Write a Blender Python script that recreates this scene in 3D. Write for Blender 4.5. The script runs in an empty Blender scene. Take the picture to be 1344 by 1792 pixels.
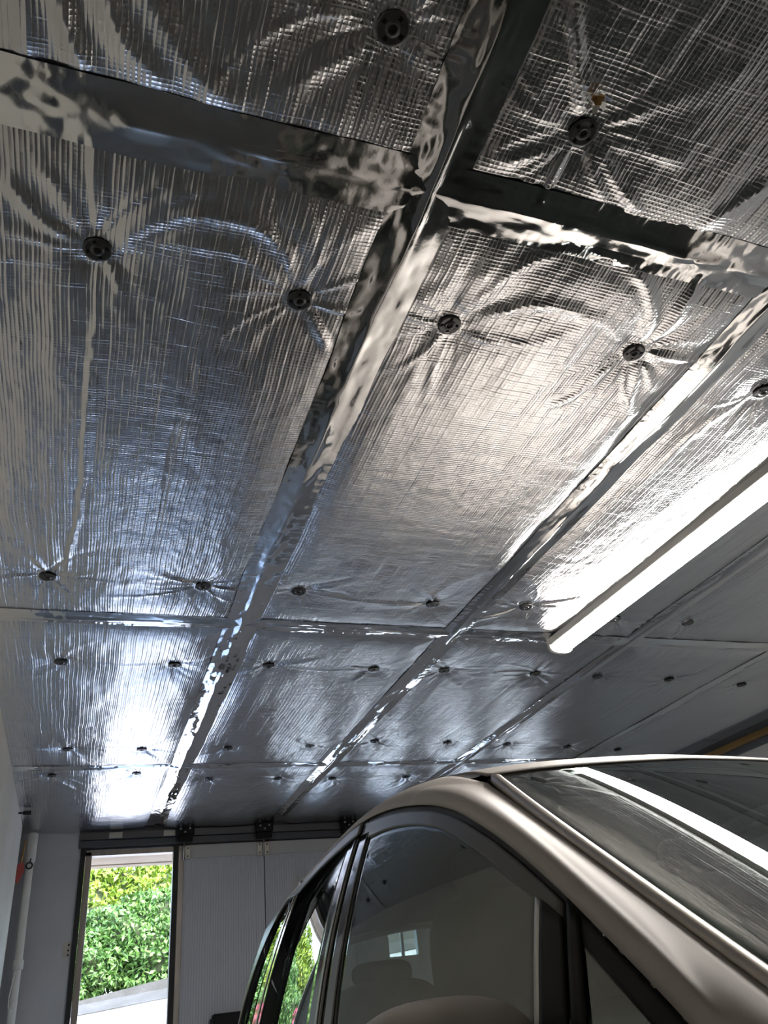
import bpy, bmesh, math, random
import numpy as np
from mathutils import Matrix, Vector

# ------------------------------------------------------------------ camera, light, exposure
SC = bpy.context.scene
COL = SC.collection
CZ = 1.08            # camera height above the floor
HC = 1.40            # ceiling above the camera
H = CZ + HC          # ceiling foil plane
YW = 6.916           # door wall
XL = -0.425          # left wall

def cam_axes(yaw, pitch, roll):
    cy, sy, cp, sp = math.cos(yaw), math.sin(yaw), math.cos(pitch), math.sin(pitch)
    f = Vector((sy * cp, cy * cp, sp)); r = Vector((cy, -sy, 0)); u = r.cross(f)
    cr, sr = math.cos(roll), math.sin(roll)
    return cr * r + sr * u, -sr * r + cr * u, f
cam = bpy.data.cameras.new('camera')
cam.sensor_fit = 'VERTICAL'; cam.sensor_height = 36.0; cam.lens = 1355.9 / 1792 * 36.0
cam.clip_start = 0.02; cam.clip_end = 400
camo = bpy.data.objects.new('camera', cam); COL.objects.link(camo)
_r, _u, _f = cam_axes(math.radians(22.783), math.radians(32.174), math.radians(-7.038))
camo.matrix_world = Matrix(((_r.x, _u.x, -_f.x, 0), (_r.y, _u.y, -_f.y, 0), (_r.z, _u.z, -_f.z, CZ), (0, 0, 0, 1)))
SC.camera = camo

W = bpy.data.worlds.new('sky'); SC.world = W; W.use_nodes = True
_nt = W.node_tree; _bg = _nt.nodes['Background']
_sky = _nt.nodes.new('ShaderNodeTexSky'); _sky.sky_type = 'NISHITA'; _sky.sun_disc = False
_sky.sun_elevation = math.radians(48); _sky.sun_rotation = math.radians(160); _sky.air_density = 1.2; _sky.dust_density = 2.0
_nt.links.new(_sky.outputs[0], _bg.inputs[0]); _bg.inputs[1].default_value = 1.7

sun = bpy.data.lights.new('sun', 'SUN'); sun.energy = 5.5; sun.angle = 0.009; sun.color = (1.0, 0.95, 0.88)
suno = bpy.data.objects.new('sun', sun); COL.objects.link(suno)
suno.rotation_euler = Vector((-0.30, 0.62, -0.75)).to_track_quat('-Z', 'Y').to_euler()

LAMP_STRENGTH = 80.0
vs = SC.view_settings
vs.view_transform = 'Standard'; vs.look = 'None'; vs.gamma = 1.0; vs.use_curve_mapping = False
vs.exposure = 0.55
SC.cycles.max_bounces = 6; SC.cycles.diffuse_bounces = 3; SC.cycles.glossy_bounces = 4; SC.cycles.transparent_max_bounces = 16
SC.cycles.caustics_reflective = True; SC.cycles.caustics_refractive = False
SC.cycles.sample_clamp_indirect = 6.0; SC.cycles.blur_glossy = 0.3
SC.cycles.use_adaptive_sampling = True; SC.cycles.adaptive_threshold = 0.04

# measured fixing positions on the ceiling (metres) and the long folds of the foil: polyline, depth mm, width mm
DISCS = [(0.372, 0.586), (0.799, 0.663), (-0.083, 1.174), (0.362, 1.21), (0.74, 1.199), (1.274, 1.177), (1.767, 1.231), (-0.201, 2.66), (0.343, 2.663), (0.712, 2.659), (1.306, 2.705), (1.739, 2.676), (2.252, 2.749), (2.666, 2.743), (-0.157, 3.45), (0.324, 3.449), (0.754, 3.425), (1.286, 3.44), (1.664, 3.43), (2.202, 3.444), (2.609, 3.461), (3.105, 3.476), (3.681, 3.529), (-0.122, 4.743), (0.281, 4.755), (0.783, 4.746), (1.285, 4.712), (1.687, 4.625), (2.21, 4.671), (2.669, 4.706), (3.191, 4.785), (3.677, 4.868), (-0.211, 5.292), (0.289, 5.274), (0.769, 5.45), (1.254, 5.473), (1.654, 5.505), (2.223, 5.502)]
CREASES = [
  ([(-0.073, 1.161), (-0.036, 1.118), (0.012, 1.049), (0.06, 0.996), (0.127, 0.956)], 7, 18),
  ([(-0.056, 1.163), (-0.008, 1.111), (0.054, 1.048), (0.103, 1.027), (0.2, 1.015), (0.265, 1.048), (0.309, 1.106), (0.349, 1.18)], 10, 16),
  ([(-0.061, 1.176), (0.005, 1.137), (0.062, 1.115), (0.154, 1.099), (0.232, 1.118), (0.305, 1.165), (0.343, 1.198)], 6, 15),
  ([(-0.107, 1.165), (-0.151, 1.148), (-0.189, 1.129), (-0.234, 1.067), (-0.262, 1.037)], 9, 16),
  ([(-0.109, 1.176), (-0.174, 1.182), (-0.227, 1.167), (-0.27, 1.171)], 6, 14),
  ([(-0.104, 1.187), (-0.174, 1.212), (-0.241, 1.232), (-0.274, 1.245)], 5, 14),
  ([(-0.102, 1.157), (-0.13, 1.093), (-0.172, 1.013), (-0.202, 1.008)], 6, 14),
  ([(-0.1, 0.91), (-0.094, 0.992), (-0.085, 1.152)], 8, 7),
  ([(-0.083, 1.197), (-0.08, 1.381), (-0.086, 1.537), (-0.095, 1.717), (-0.092, 2.068), (-0.129, 2.453), (-0.141, 2.704)], 8, 6),
  ([(-0.083, 0.917), (-0.078, 0.988), (-0.069, 1.148)], 5, 8),
  ([(-0.068, 1.193), (-0.063, 1.376), (-0.07, 1.534), (-0.081, 1.714), (-0.077, 2.065)], 5, 7),
  ([(0.16, 1.381), (0.147, 1.572), (0.137, 1.822), (0.142, 2.296), (0.153, 2.576)], -4, 6),
  ([(-0.066, 1.201), (-0.039, 1.266), (-0.042, 1.336)], 6, 14),
  ([(0.359, 1.168), (0.366, 1.116), (0.385, 0.93)], 4, 8),
  ([(0.385, 1.215), (0.442, 1.219), (0.489, 1.223)], 6, 8),
  ([(0.383, 1.234), (0.435, 1.297), (0.471, 1.349)], 6, 12),
  ([(0.751, 1.174), (0.779, 1.101), (0.805, 1.015), (0.847, 0.966), (0.91, 0.93)], 10, 16),
  ([(0.767, 1.189), (0.827, 1.136), (0.908, 1.079), (1.017, 1.072), (1.131, 1.093), (1.231, 1.152)], 9, 18),
  ([(0.77, 1.218), (0.876, 1.204), (0.964, 1.214)], 5, 14),
  ([(0.72, 1.21), (0.664, 1.204), (0.616, 1.196)], 8, 7),
  ([(0.734, 1.227), (0.7, 1.317), (0.663, 1.391)], 6, 12),
  ([(0.753, 1.242), (0.76, 1.347), (0.781, 1.482)], 5, 10),
  ([(1.27, 1.143), (1.251, 1.065), (1.184, 0.984), (1.12, 0.928)], 8, 14),
  ([(1.289, 1.156), (1.309, 1.071), (1.291, 0.977), (1.278, 0.863)], 10, 12),
  ([(1.303, 1.168), (1.438, 1.167), (1.49, 1.159)], 9, 12),
  ([(1.263, 1.2), (1.223, 1.266), (1.193, 1.368), (1.137, 1.418)], 8, 12),
  ([(1.293, 1.208), (1.356, 1.308), (1.423, 1.451)], 5, 12),
  ([(1.31, 1.2), (1.449, 1.313)], 5, 10),
  ([(0.982, 0.912), (1.082, 0.92), (1.18, 0.967)], 8, 18),
  ([(0.739, 1.148), (0.763, 1.034), (0.773, 0.965)], 5, 12),
  ([(0.781, 0.637), (0.742, 0.585), (0.686, 0.507), (0.633, 0.429)], 8, 10),
  ([(0.792, 0.683), (0.786, 0.742), (0.794, 0.816), (0.802, 0.887)], 10, 8),
  ([(0.829, 0.679), (0.919, 0.733), (1.018, 0.793)], 8, 12),
  ([(0.821, 0.687), (0.877, 0.745), (0.932, 0.786)], 6, 10),
  ([(0.783, 0.679), (0.733, 0.73), (0.662, 0.769)], 8, 12),
  ([(0.834, 0.665), (0.923, 0.666), (1.041, 0.653)], 5, 14),
  ([(1.251, 0.645), (1.207, 0.728), (1.183, 0.796)], 10, 18),
  ([(0.35, 0.604), (0.301, 0.647), (0.256, 0.691), (0.222, 0.743)], 10, 18),
  ([(0.395, 0.596), (0.441, 0.618), (0.496, 0.644)], 8, 12),
  ([(-0.16, 0.664), (-0.147, 0.729), (-0.115, 0.796)], 14, 22),
  ([(-0.085, 0.641), (-0.074, 0.699), (-0.035, 0.744), (0.026, 0.787)], 16, 25),
  ([(-0.034, 0.626), (0.007, 0.694), (0.071, 0.754), (0.159, 0.793)], 14, 25),
  ([(-0.21, 0.678), (-0.204, 0.746), (-0.21, 0.804)], 10, 20),
  ([(0.336, 0.594), (0.244, 0.588), (0.184, 0.579)], 6, 12),
]

# ------------------------------------------------------------------ helpers
def new_mat(name, color=(.5, .5, .5), rough=.5, metal=0., spec=.5, coat=0.):
    m = bpy.data.materials.new(name); m.use_nodes = True
    b = m.node_tree.nodes['Principled BSDF']
    b.inputs['Base Color'].default_value = (*color, 1); b.inputs['Roughness'].default_value = rough
    b.inputs['Metallic'].default_value = metal; b.inputs['Specular IOR Level'].default_value = spec
    if coat:
        b.inputs['Coat Weight'].default_value = coat; b.inputs['Coat Roughness'].default_value = .03
    return m

class NT:
    def __init__(s, m): s.m = m; s.t = m.node_tree; s.b = s.t.nodes['Principled BSDF']
    def n(s, typ, **kw):
        nd = s.t.nodes.new('ShaderNode' + typ)
        for k, v in kw.items(): setattr(nd, k, v)
        return nd
    def l(s, a, b): s.t.links.new(a, b)
    def math(s, op, a, b=None):
        nd = s.n('Math', operation=op)
        for i, v in enumerate((a, b)):
            if v is None: continue
            if isinstance(v, (int, float)): nd.inputs[i].default_value = v
            else: s.l(v, nd.inputs[i])
        return nd.outputs[0]
    def pos(s): return s.n('NewGeometry').outputs['Position']
    def obj(s): return s.n('TexCoord').outputs['Object']
    def scale(s, v, sc):
        nd = s.n('Mapping'); s.l(v, nd.inputs['Vector']); nd.inputs['Scale'].default_value = sc; return nd.outputs[0]
    def noise(s, v, sc=5., det=3., rough=.5):
        nd = s.n('TexNoise'); s.l(v, nd.inputs['Vector']); nd.inputs['Scale'].default_value = sc
        nd.inputs['Detail'].default_value = det; nd.inputs['Roughness'].default_value = rough; return nd.outputs['Fac']
    def ramp(s, f, stops):
        nd = s.n('ValToRGB'); s.l(f, nd.inputs[0]); e = nd.color_ramp.elements
        while len(e) < len(stops): e.new(.5)
        for el, (p, c) in zip(e, stops): el.position = p; el.color = (*c, 1)
        return nd.outputs[0]
    def bump(s, h, dist, strength=1.):
        nd = s.n('Bump'); nd.inputs['Strength'].default_value = strength; nd.inputs['Distance'].default_value = dist
        s.l(h, nd.inputs['Height']); s.l(nd.outputs[0], s.b.inputs['Normal']); return nd

def mottled(name, c0, c1, rough=.7, sc=3., bsc=60., bd=.001, metal=0., stretch=(1, 1, 1)):
    m = new_mat(name, c0, rough, metal); t = NT(m); p = t.scale(t.pos(), stretch)
    t.l(t.ramp(t.noise(p, sc, 5, .6), [(.3, c0), (.7, c1)]), t.b.inputs['Base Color'])
    if bd: t.bump(t.noise(p, bsc, 3), bd)
    return m

class MB:
    def __init__(s): s.v = []; s.f = []
    def add(s, vs, fs):
        o = len(s.v); s.v += [tuple(map(float, v)) for v in vs]; s.f += [tuple(o + i for i in f) for f in fs]; return s
    def box(s, x0, x1, y0, y1, z0, z1):
        return s.add([(x0, y0, z0), (x1, y0, z0), (x1, y1, z0), (x0, y1, z0), (x0, y0, z1), (x1, y0, z1), (x1, y1, z1), (x0, y1, z1)],
                     [(0, 3, 2, 1), (4, 5, 6, 7), (0, 1, 5, 4), (1, 2, 6, 5), (2, 3, 7, 6), (3, 0, 4, 7)])
    def tube(s, pts, r, n=10, caps=True):
        pts = [Vector(p) for p in pts]; rs = r if isinstance(r, (list, tuple)) else [r] * len(pts); rings = []
        for i, p in enumerate(pts):
            d = (pts[min(i + 1, len(pts) - 1)] - pts[max(i - 1, 0)]).normalized()
            a = d.orthogonal().normalized() if i == 0 else (a - a.dot(d) * d).normalized()
            b = d.cross(a); rings.append([p + rs[i] * (math.cos(2 * math.pi * k / n) * a + math.sin(2 * math.pi * k / n) * b) for k in range(n)])
        vs = [v for r_ in rings for v in r_]; fs = []
        for i in range(len(rings) - 1):
            for k in range(n):
                k2 = (k + 1) % n; fs.append((i * n + k, i * n + k2, (i + 1) * n + k2, (i + 1) * n + k))
        if caps: fs += [tuple(range(n))[::-1], tuple((len(rings) - 1) * n + k for k in range(n))]
        return s.add(vs, fs)
    def lathe(s, prof, n=24, c=(0, 0, 0), axis='z'):
        vs = []
        for r, z in prof:
            for k in range(n):
                a = 2 * math.pi * k / n; x, y = r * math.cos(a), r * math.sin(a)
                p = (x, y, z) if axis == 'z' else ((z, x, y) if axis == 'x' else (x, z, y))
                vs.append((p[0] + c[0], p[1] + c[1], p[2] + c[2]))
        fs = []
        for i in range(len(prof) - 1):
            for k in range(n):
                k2 = (k + 1) % n; fs.append((i * n + k, i * n + k2, (i + 1) * n + k2, (i + 1) * n + k))
        return s.add(vs, fs)
    def grid(s, P, flip=False):
        nu, nv = len(P), len(P[0]); vs = [p for r in P for p in r]; fs = []
        for i in range(nu - 1):
            for j in range(nv - 1):
                q = (i * nv + j, (i + 1) * nv + j, (i + 1) * nv + j + 1, i * nv + j + 1); fs.append(q[::-1] if flip else q)
        return s.add(vs, fs)
    def build(s, name, m, parent=None, smooth=False, bevel=0., solid=0., autosm=None, local=False, fixn=False):
        me = bpy.data.meshes.new(name); me.from_pydata(s.v, [], s.f); me.update()
        if fixn:
            bm = bmesh.new(); bm.from_mesh(me); bmesh.ops.recalc_face_normals(bm, faces=bm.faces); bm.to_mesh(me); bm.free()
        return link(name, me, m, parent, smooth, bevel, solid, local)

def link(name, me, m, parent=None, smooth=False, bevel=0., solid=0., local=False):
    o = bpy.data.objects.new(name, me); COL.objects.link(o)
    if m and not me.materials: me.materials.append(m)
    if parent is not None:
        o.parent = parent
        if not local: o.matrix_parent_inverse = world_of(parent).inverted()
    if smooth: me.polygons.foreach_set('use_smooth', [True] * len(me.polygons))
    if bevel:
        md = o.modifiers.new('bevel', 'BEVEL'); md.width = bevel; md.segments = 2; md.limit_method = 'ANGLE'
    if solid:
        md = o.modifiers.new('thickness', 'SOLIDIFY'); md.thickness = abs(solid); md.offset = 0 if solid > 0 else -1
    return o

def world_of(o):
    return (world_of(o.parent) @ o.matrix_parent_inverse if o.parent else Matrix()) @ Matrix.Translation(o.location) @ o.rotation_euler.to_matrix().to_4x4()

def tag(o, label, cat=None, group=None, kind=None):
    if label: o['label'] = label
    if cat: o['category'] = cat
    if group: o['group'] = group
    if kind: o['kind'] = kind
    return o
def thing(name, label, cat, loc=(0, 0, 0), group=None, kind=None):
    o = bpy.data.objects.new(name, None); COL.objects.link(o); o.location = loc; o.empty_display_size = .1
    return tag(o, label, cat, group, kind)
def z(v): return v + CZ
RNG = np.random.default_rng(7); random.seed(7)

# ------------------------------------------------------------------ materials
def foil_material(name, rough, sx, sy, fine, base=(.80, .81, .83), P=.0092):
    m = new_mat(name, base, rough, 1.0); t = NT(m); p = t.pos()
    sep = t.n('SeparateXYZ'); t.l(p, sep.inputs[0])
    warp = t.noise(p, 5., 0)
    two = 2 * math.pi / P
    ax = t.noise(t.scale(p, (70, 1.6, 1)), 1., 1, .65); ay = t.noise(t.scale(p, (5, 80, 1)), 1., 1, .65)
    X = t.math('MULTIPLY', t.math('ADD', sep.outputs[0], t.math('MULTIPLY', warp, .012)), two)
    Y = t.math('MULTIPLY', t.math('ADD', sep.outputs[1], t.math('MULTIPLY', warp, .02)), two)
    def line(v):
        c = t.math('ABSOLUTE', t.math('COSINE', t.math('MULTIPLY', v, .5))); c2 = t.math('MULTIPLY', c, c)
        return t.math('ADD', t.math('MULTIPLY', c2, .42), t.math('MULTIPLY', t.math('POWER', c, 14.), .42))
    def amp(a): return t.math('ADD', t.math('MULTIPLY', t.math('MAXIMUM', t.math('SUBTRACT', a, .38), 0.), 2.4), .55)
    hx = t.math('MULTIPLY', t.math('MULTIPLY', line(X), amp(ax)), sx)
    hy = t.math('MULTIPLY', t.math('MULTIPLY', line(Y), amp(ay)), sy)
    f = t.math('MULTIPLY', t.noise(t.scale(p, (1, 2.0, 1)), 75., 1, .6), fine)
    long_ = t.math('MULTIPLY', t.noise(t.scale(p, (34, 1.6, 1)), 1., 2, .6), .42 * sx)
    cor = t.math('MULTIPLY', t.math('SINE', t.math('MULTIPLY', X, .0092 / .0185)), t.math('MULTIPLY', amp(ax), .30))
    t.bump(t.math('ADD', t.math('ADD', t.math('ADD', hx, hy), cor), t.math('ADD', f, long_)), .00055)
    return m
M = {}
M['foil'] = foil_material('quilted_foil', .22, .76, .82, .28, (.71, .72, .74))
def tape_material():
    m = new_mat('foil_tape', (.78, .79, .80), .07, 1.0); t = NT(m); p = t.pos()
    a = t.noise(p, 24., 3, .5); vn = t.n('TexVoronoi'); t.l(p, vn.inputs['Vector']); vn.inputs['Scale'].default_value = 26.
    t.bump(t.math('ADD', a, t.math('MULTIPLY', vn.outputs['Distance'], .25)), .00045)
    t.l(t.math('ADD', t.math('MULTIPLY', t.noise(p, 14., 3), .12), .03), t.b.inputs['Roughness'])
    return m
M['tape'] = tape_material()
M['slab'] = mottled('roof_slab', (.05, .05, .052), (.09, .09, .09), .9)
M['washer'] = new_mat('washer_steel', (.10, .10, .105), .30, .8)
M['bore'] = new_mat('washer_bore', (.006, .006, .006), .6)
M['plaster'] = mottled('plaster', (.55, .53, .47), (.63, .61, .55), .85, 2.2, 90, .002)
M['backwall'] = mottled('back_wall_plaster', (.36, .33, .28), (.43, .40, .35), .85, 2.)
M['floor'] = mottled('concrete_floor', (.26, .258, .262), (.34, .338, .342), .6, 1.6, 40, .001)
M['wallgrey'] = mottled('painted_panel', (.50, .51, .54), (.58, .59, .62), .6, 2.5, 80, .0006)
M['rightwall'] = mottled('right_wall_paint', (.46, .46, .45), (.54, .54, .53), .8, 2.)
M['wood'] = mottled('ochre_wood', (.30, .16, .05), (.48, .28, .09), .6, 8, 60, .001, 0, (1, .15, 1))
M['alu'] = new_mat('door_aluminium', (.13, .13, .135), .5, .6)
M['brownalu'] = mottled('weathered_aluminium', (.30, .265, .24), (.42, .39, .36), .42, 6, 50, 0, .7, (4, 4, .4))
M['rubber'] = new_mat('black_rubber', (.012, .012, .013), .55)
M['blackplastic'] = new_mat('black_plastic', (.007, .007, .008), .55, 0, .25)
M['darkgrey'] = new_mat('dark_grey_paint', (.085, .09, .10), .5)
M['zinc'] = new_mat('zinc_plate', (.50, .49, .46), .42, .8)
M['white'] = mottled('white_pipe', (.72, .71, .68), (.80, .79, .76), .45, 8, 60, 0)
M['red'] = new_mat('red_tag', (.36, .05, .035), .5)
M['cream'] = mottled('cream_render', (.40, .30, .20), (.46, .355, .25), .8, 3)
def ribbed():
    m = mottled('ribbed_door_panel', (.57, .585, .64), (.63, .645, .70), .5, 2., 60, 0); t = NT(m)
    sep = t.n('SeparateXYZ'); t.l(t.pos(), sep.inputs[0])
    t.bump(t.math('SINE', t.math('MULTIPLY', sep.outputs[0], 2 * math.pi / .020)), .0016)
    return m
M['ribbed'] = ribbed()
M['doorband'] = new_mat('door_top_band', (.55, .55, .56), .5)
M['lampbody'] = new_mat('lamp_housing', (.45, .45, .44), .35)
def emit(name, c, s):
    m = bpy.data.materials.new(name); m.use_nodes = True; n = m.node_tree; n.nodes.clear()
    e = n.nodes.new('ShaderNodeEmission'); e.inputs[0].default_value = (*c, 1); e.inputs[1].default_value = s
    o = n.nodes.new('ShaderNodeOutputMaterial'); n.links.new(e.outputs[0], o.inputs[0]); return m
M['led'] = emit('led_diffuser', (1.0, .955, .89), LAMP_STRENGTH)
def glass(name, tint, ior=1.5, extra=0.):
    m = bpy.data.materials.new(name); m.use_nodes = True; n = m.node_tree; n.nodes.clear()
    tr = n.nodes.new('ShaderNodeBsdfTransparent'); tr.inputs[0].default_value = (*tint, 1)
    gl = n.nodes.new('ShaderNodeBsdfGlossy'); gl.inputs['Roughness'].default_value = .012; gl.inputs[0].default_value = (.96, 1, .98, 1)
    fr = n.nodes.new('ShaderNodeFresnel'); fr.inputs[0].default_value = ior
    mx = n.nodes.new('ShaderNodeMixShader'); o = n.nodes.new('ShaderNodeOutputMaterial')
    ge = n.nodes.new('ShaderNodeNewGeometry'); iv = n.nodes.new('ShaderNodeMath'); iv.operation = 'SUBTRACT'; iv.inputs[0].default_value = 1.
    mu = n.nodes.new('ShaderNodeMath'); mu.operation = 'MULTIPLY'; n.links.new(ge.outputs['Backfacing'], iv.inputs[1])
    n.links.new(fr.outputs[0], mu.inputs[0]); n.links.new(iv.outputs[0], mu.inputs[1])      # only the face turned to the ray mirrors
    n.links.new(mu.outputs[0], mx.inputs[0]); n.links.new(tr.outputs[0], mx.inputs[1]); n.links.new(gl.outputs[0], mx.inputs[2]); n.links.new(mx.outputs[0], o.inputs[0])
    return m
M['carglass'] = glass('tinted_car_glass', (.66, .71, .69), 2.0)
M['screen'] = glass('windscreen_glass', (.62, .67, .65), 2.15)
M['pane'] = glass('door_window_glass', (.85, .88, .87), 1.45)
def paint():
    m = new_mat('silver_beige_car_paint', (.42, .385, .36), .58, .10, .25, 0.); t = NT(m)
    t.l(t.ramp(t.noise(t.pos(), 900, 2), [(.3, (.40, .37, .345)), (.7, (.45, .415, .39))]), t.b.inputs['Base Color']); return m
M['paint'] = paint()
M['glossblack'] = new_mat('gloss_black_trim', (.012, .012, .013), .10, 0, .6, 1.)
M['satin'] = new_mat('satin_window_frame', (.085, .082, .078), .34, .3)
M['moulding'] = new_mat('windscreen_moulding', (.46, .42, .38), .36, .6)
M['chrome'] = new_mat('bright_trim', (.62, .62, .64), .16, 1.)
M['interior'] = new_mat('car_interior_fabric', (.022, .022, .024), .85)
M['tyre'] = new_mat('tyre_rubber', (.02, .02, .02), .8)
M['frit'] = new_mat('black_glass_band', (.008, .008, .009), .08, 0, .6)

# ------------------------------------------------------------------ noise
def vnoise(x, y, seed):
    xi = np.floor(x).astype(np.int64); yi = np.floor(y).astype(np.int64); fx = x - xi; fy = y - yi
    def hsh(a, b):
        n = (a * 374761393 + b * 668265263 + seed * 144665) & 0x7fffffff
        n = ((n ^ (n >> 13)) * 1274126177) & 0x7fffffff
        n = n ^ (n >> 16)
        return (n & 0xffff) / 32767.5 - 1.
    u = fx * fx * fx * (fx * (fx * 6 - 15) + 10); v = fy * fy * fy * (fy * (fy * 6 - 15) + 10)
    a, b, c, d = hsh(xi, yi), hsh(xi + 1, yi), hsh(xi, yi + 1), hsh(xi + 1, yi + 1)
    return (a * (1 - u) + b * u) * (1 - v) + (c * (1 - u) + d * u) * v
def fbm(x, y, seed, oct=3, gain=.5):
    r = 0; a = 1.
    for k in range(oct): r = r + a * vnoise(x, y, seed + k * 17); x = x * 2.03; y = y * 2.03; a *= gain
    return r

# ------------------------------------------------------------------ the foil ceiling
SX = [XL, .546, 1.52, 2.49, 3.465, 4.27]
SY = [-1.2, .864, 2.98, 5.12, YW - .01]
TW = .062
def seg_dist(x, y, pl):
    best = np.full(x.shape, 9.); tpar = np.zeros(x.shape); n = len(pl) - 1
    for k in range(n):
        ax, ay = pl[k]; bx, by = pl[k + 1]; dx, dy = bx - ax, by - ay; L2 = dx * dx + dy * dy + 1e-9
        t = np.clip(((x - ax) * dx + (y - ay) * dy) / L2, 0, 1); d = np.hypot(x - ax - t * dx, y - ay - t * dy)
        m = d < best; best = np.where(m, d, best); tpar = np.where(m, (k + t) / n, tpar)
    return best, tpar
def smooth_pl(pl):
    P = np.array(pl)
    for _ in range(2):
        if len(P) < 3: break
        Q = [P[0]]
        for a, b in zip(P[:-1], P[1:]): Q += [a * .75 + b * .25, a * .25 + b * .75]
        Q.append(P[-1]); P = np.array(Q)
    return [tuple(p) for p in P]
CRE = [(smooth_pl(p), a / 1000, w / 1000) for p, a, w in CREASES]
# folds that run from fixing to fixing along each row
_rows = {}
for d in DISCS:
    k = min((.62, 1.2, 2.69, 3.45, 4.72, 5.4), key=lambda v: abs(v - d[1])); _rows.setdefault(k, []).append(d)
for k, ds in _rows.items():
    ds.sort()
    for a, b in zip(ds[:-1], ds[1:]):
        if k < 2: continue
        s = random.uniform(-.05, .05)
        CRE.append((smooth_pl([a, (a[0] * .6 + b[0] * .4, (a[1] + b[1]) / 2 + s), b]), random.uniform(.0015, .0035), .012))
WR = []
for d in DISCS:
    rg = np.random.default_rng(int(1000 * (d[0] + 9) + 77 * d[1]))
    WR.append([(rg.uniform(0, 2 * math.pi), rg.uniform(.04, .12), rg.uniform(-.8, 1.2), rg.uniform(-2.5, 2.5), rg.uniform(.06, .17 if d[1] > 1.5 else .30)) for _ in range(22)])
def foil_drop(x, y, rich):
    x0_, y0_ = x, y
    jx, jy = .0035 * fbm(x * 12, y * 12, 71, 2), .0035 * fbm(x * 12, y * 12, 83, 2)
    """how far the foil hangs below its fixings, metres"""
    dm = np.full(x.shape, 9.)
    for d in DISCS: dm = np.minimum(dm, np.hypot(x - d[0], y - d[1]))
    de = np.full(x.shape, 9.)
    for sx in SX[1:-1]: de = np.minimum(de, np.abs(x - sx))
    for sy in SY[1:-1]: de = np.minimum(de, np.abs(y - sy))
    e = 1 - np.exp(-(np.maximum(de - .03, 0) / .07) ** 1.5); far = np.clip((y - 2.2) / 2., 0, 1)
    q = (1 - np.exp(-(dm / .20) ** 1.3))
    calm = 1 - .6 * np.clip((x - 1.6) / .8, 0, 1)
    w = .020 * q * e
    w += (.0032 * fbm(x * 3.1, y * 1.6, 3, 3) * q + .0016 * fbm(x * 13, y * 3.2, 9, 3)) * (.35 + .65 * e) * calm
    w += .0006 * fbm(x * 42, y * 30, 21, 2) * calm
    for d, ws in zip(DISCS, WR):
        m = (np.abs(x - d[0]) < .6) & (np.abs(y - d[1]) < .6)
        if not m.any(): continue
        X, Y = x[m] + .6 * jx[m] - d[0], y[m] + .6 * jy[m] - d[1]; r = np.hypot(X, Y); th = np.arctan2(Y, X); acc = np.zeros(r.shape)
        for t0, wd, am, cu, ln in ws:
            dt = (th - t0 - cu * r + math.pi) % (2 * math.pi) - math.pi
            acc += am * np.exp(-(dt / wd) ** 2) * np.exp(-r / ln)
        k = .75 if d[1] < 1.5 else 1.5
        w[m] += k * .0085 * acc * r / (r + .035)
        w[m] -= .008 * np.exp(-(r / .055) ** 2)
    for pl, a, wd in CRE:
        P = np.array(pl); lo = P.min(0) - 4 * wd; hi = P.max(0) + 4 * wd
        m = (x > lo[0]) & (x < hi[0]) & (y > lo[1]) & (y < hi[1])
        if not m.any(): continue
        dd, tp = seg_dist(x[m] + jx[m], y[m] + jy[m], pl)
        env = np.clip(tp * 6, .3, 1) * np.clip((1 - tp) * 3, .05, 1) * (.85 + .3 * vnoise(x[m] * 14, y[m] * 14, 5))
        w[m] += a * env * (.75 * np.exp(-(dd / (1.25 * wd)) ** 2) + .2 * np.exp(-np.abs(dd) / (.9 * wd)) - .3 * np.exp(-(dd / (3. * wd)) ** 2))
    for d in DISCS:
        m = (np.abs(x - d[0]) < .09) & (np.abs(y - d[1]) < .09)
        if m.any():
            bl = np.exp(-(np.hypot(x[m] - d[0], y[m] - d[1]) / .043) ** 5); w[m] = w[m] * (1 - bl) + .001 * bl
    return w
def numpy_grid(name, X, Y, Z, m, parent):
    nx, ny = X.shape; n = nx * ny
    me = bpy.data.meshes.new(name); me.vertices.add(n)
    me.vertices.foreach_set('co', np.stack([X, Y, Z], -1).astype(np.float32).ravel())
    i = np.arange(n).reshape(nx, ny); q = np.stack([i[:-1, :-1], i[:-1, 1:], i[1:, 1:], i[1:, :-1]], -1).reshape(-1, 4)
    f = len(q); me.loops.add(4 * f); me.loops.foreach_set('vertex_index', q.ravel().astype(np.int32))
    me.polygons.add(f); me.polygons.foreach_set('loop_start', np.arange(0, 4 * f, 4, dtype=np.int32))
    me.polygons.foreach_set('loop_total', np.full(f, 4, dtype=np.int32)); me.polygons.foreach_set('use_smooth', np.ones(f, dtype=bool))
    me.update(); me.validate()
    return link(name, me, m, parent)

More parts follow.
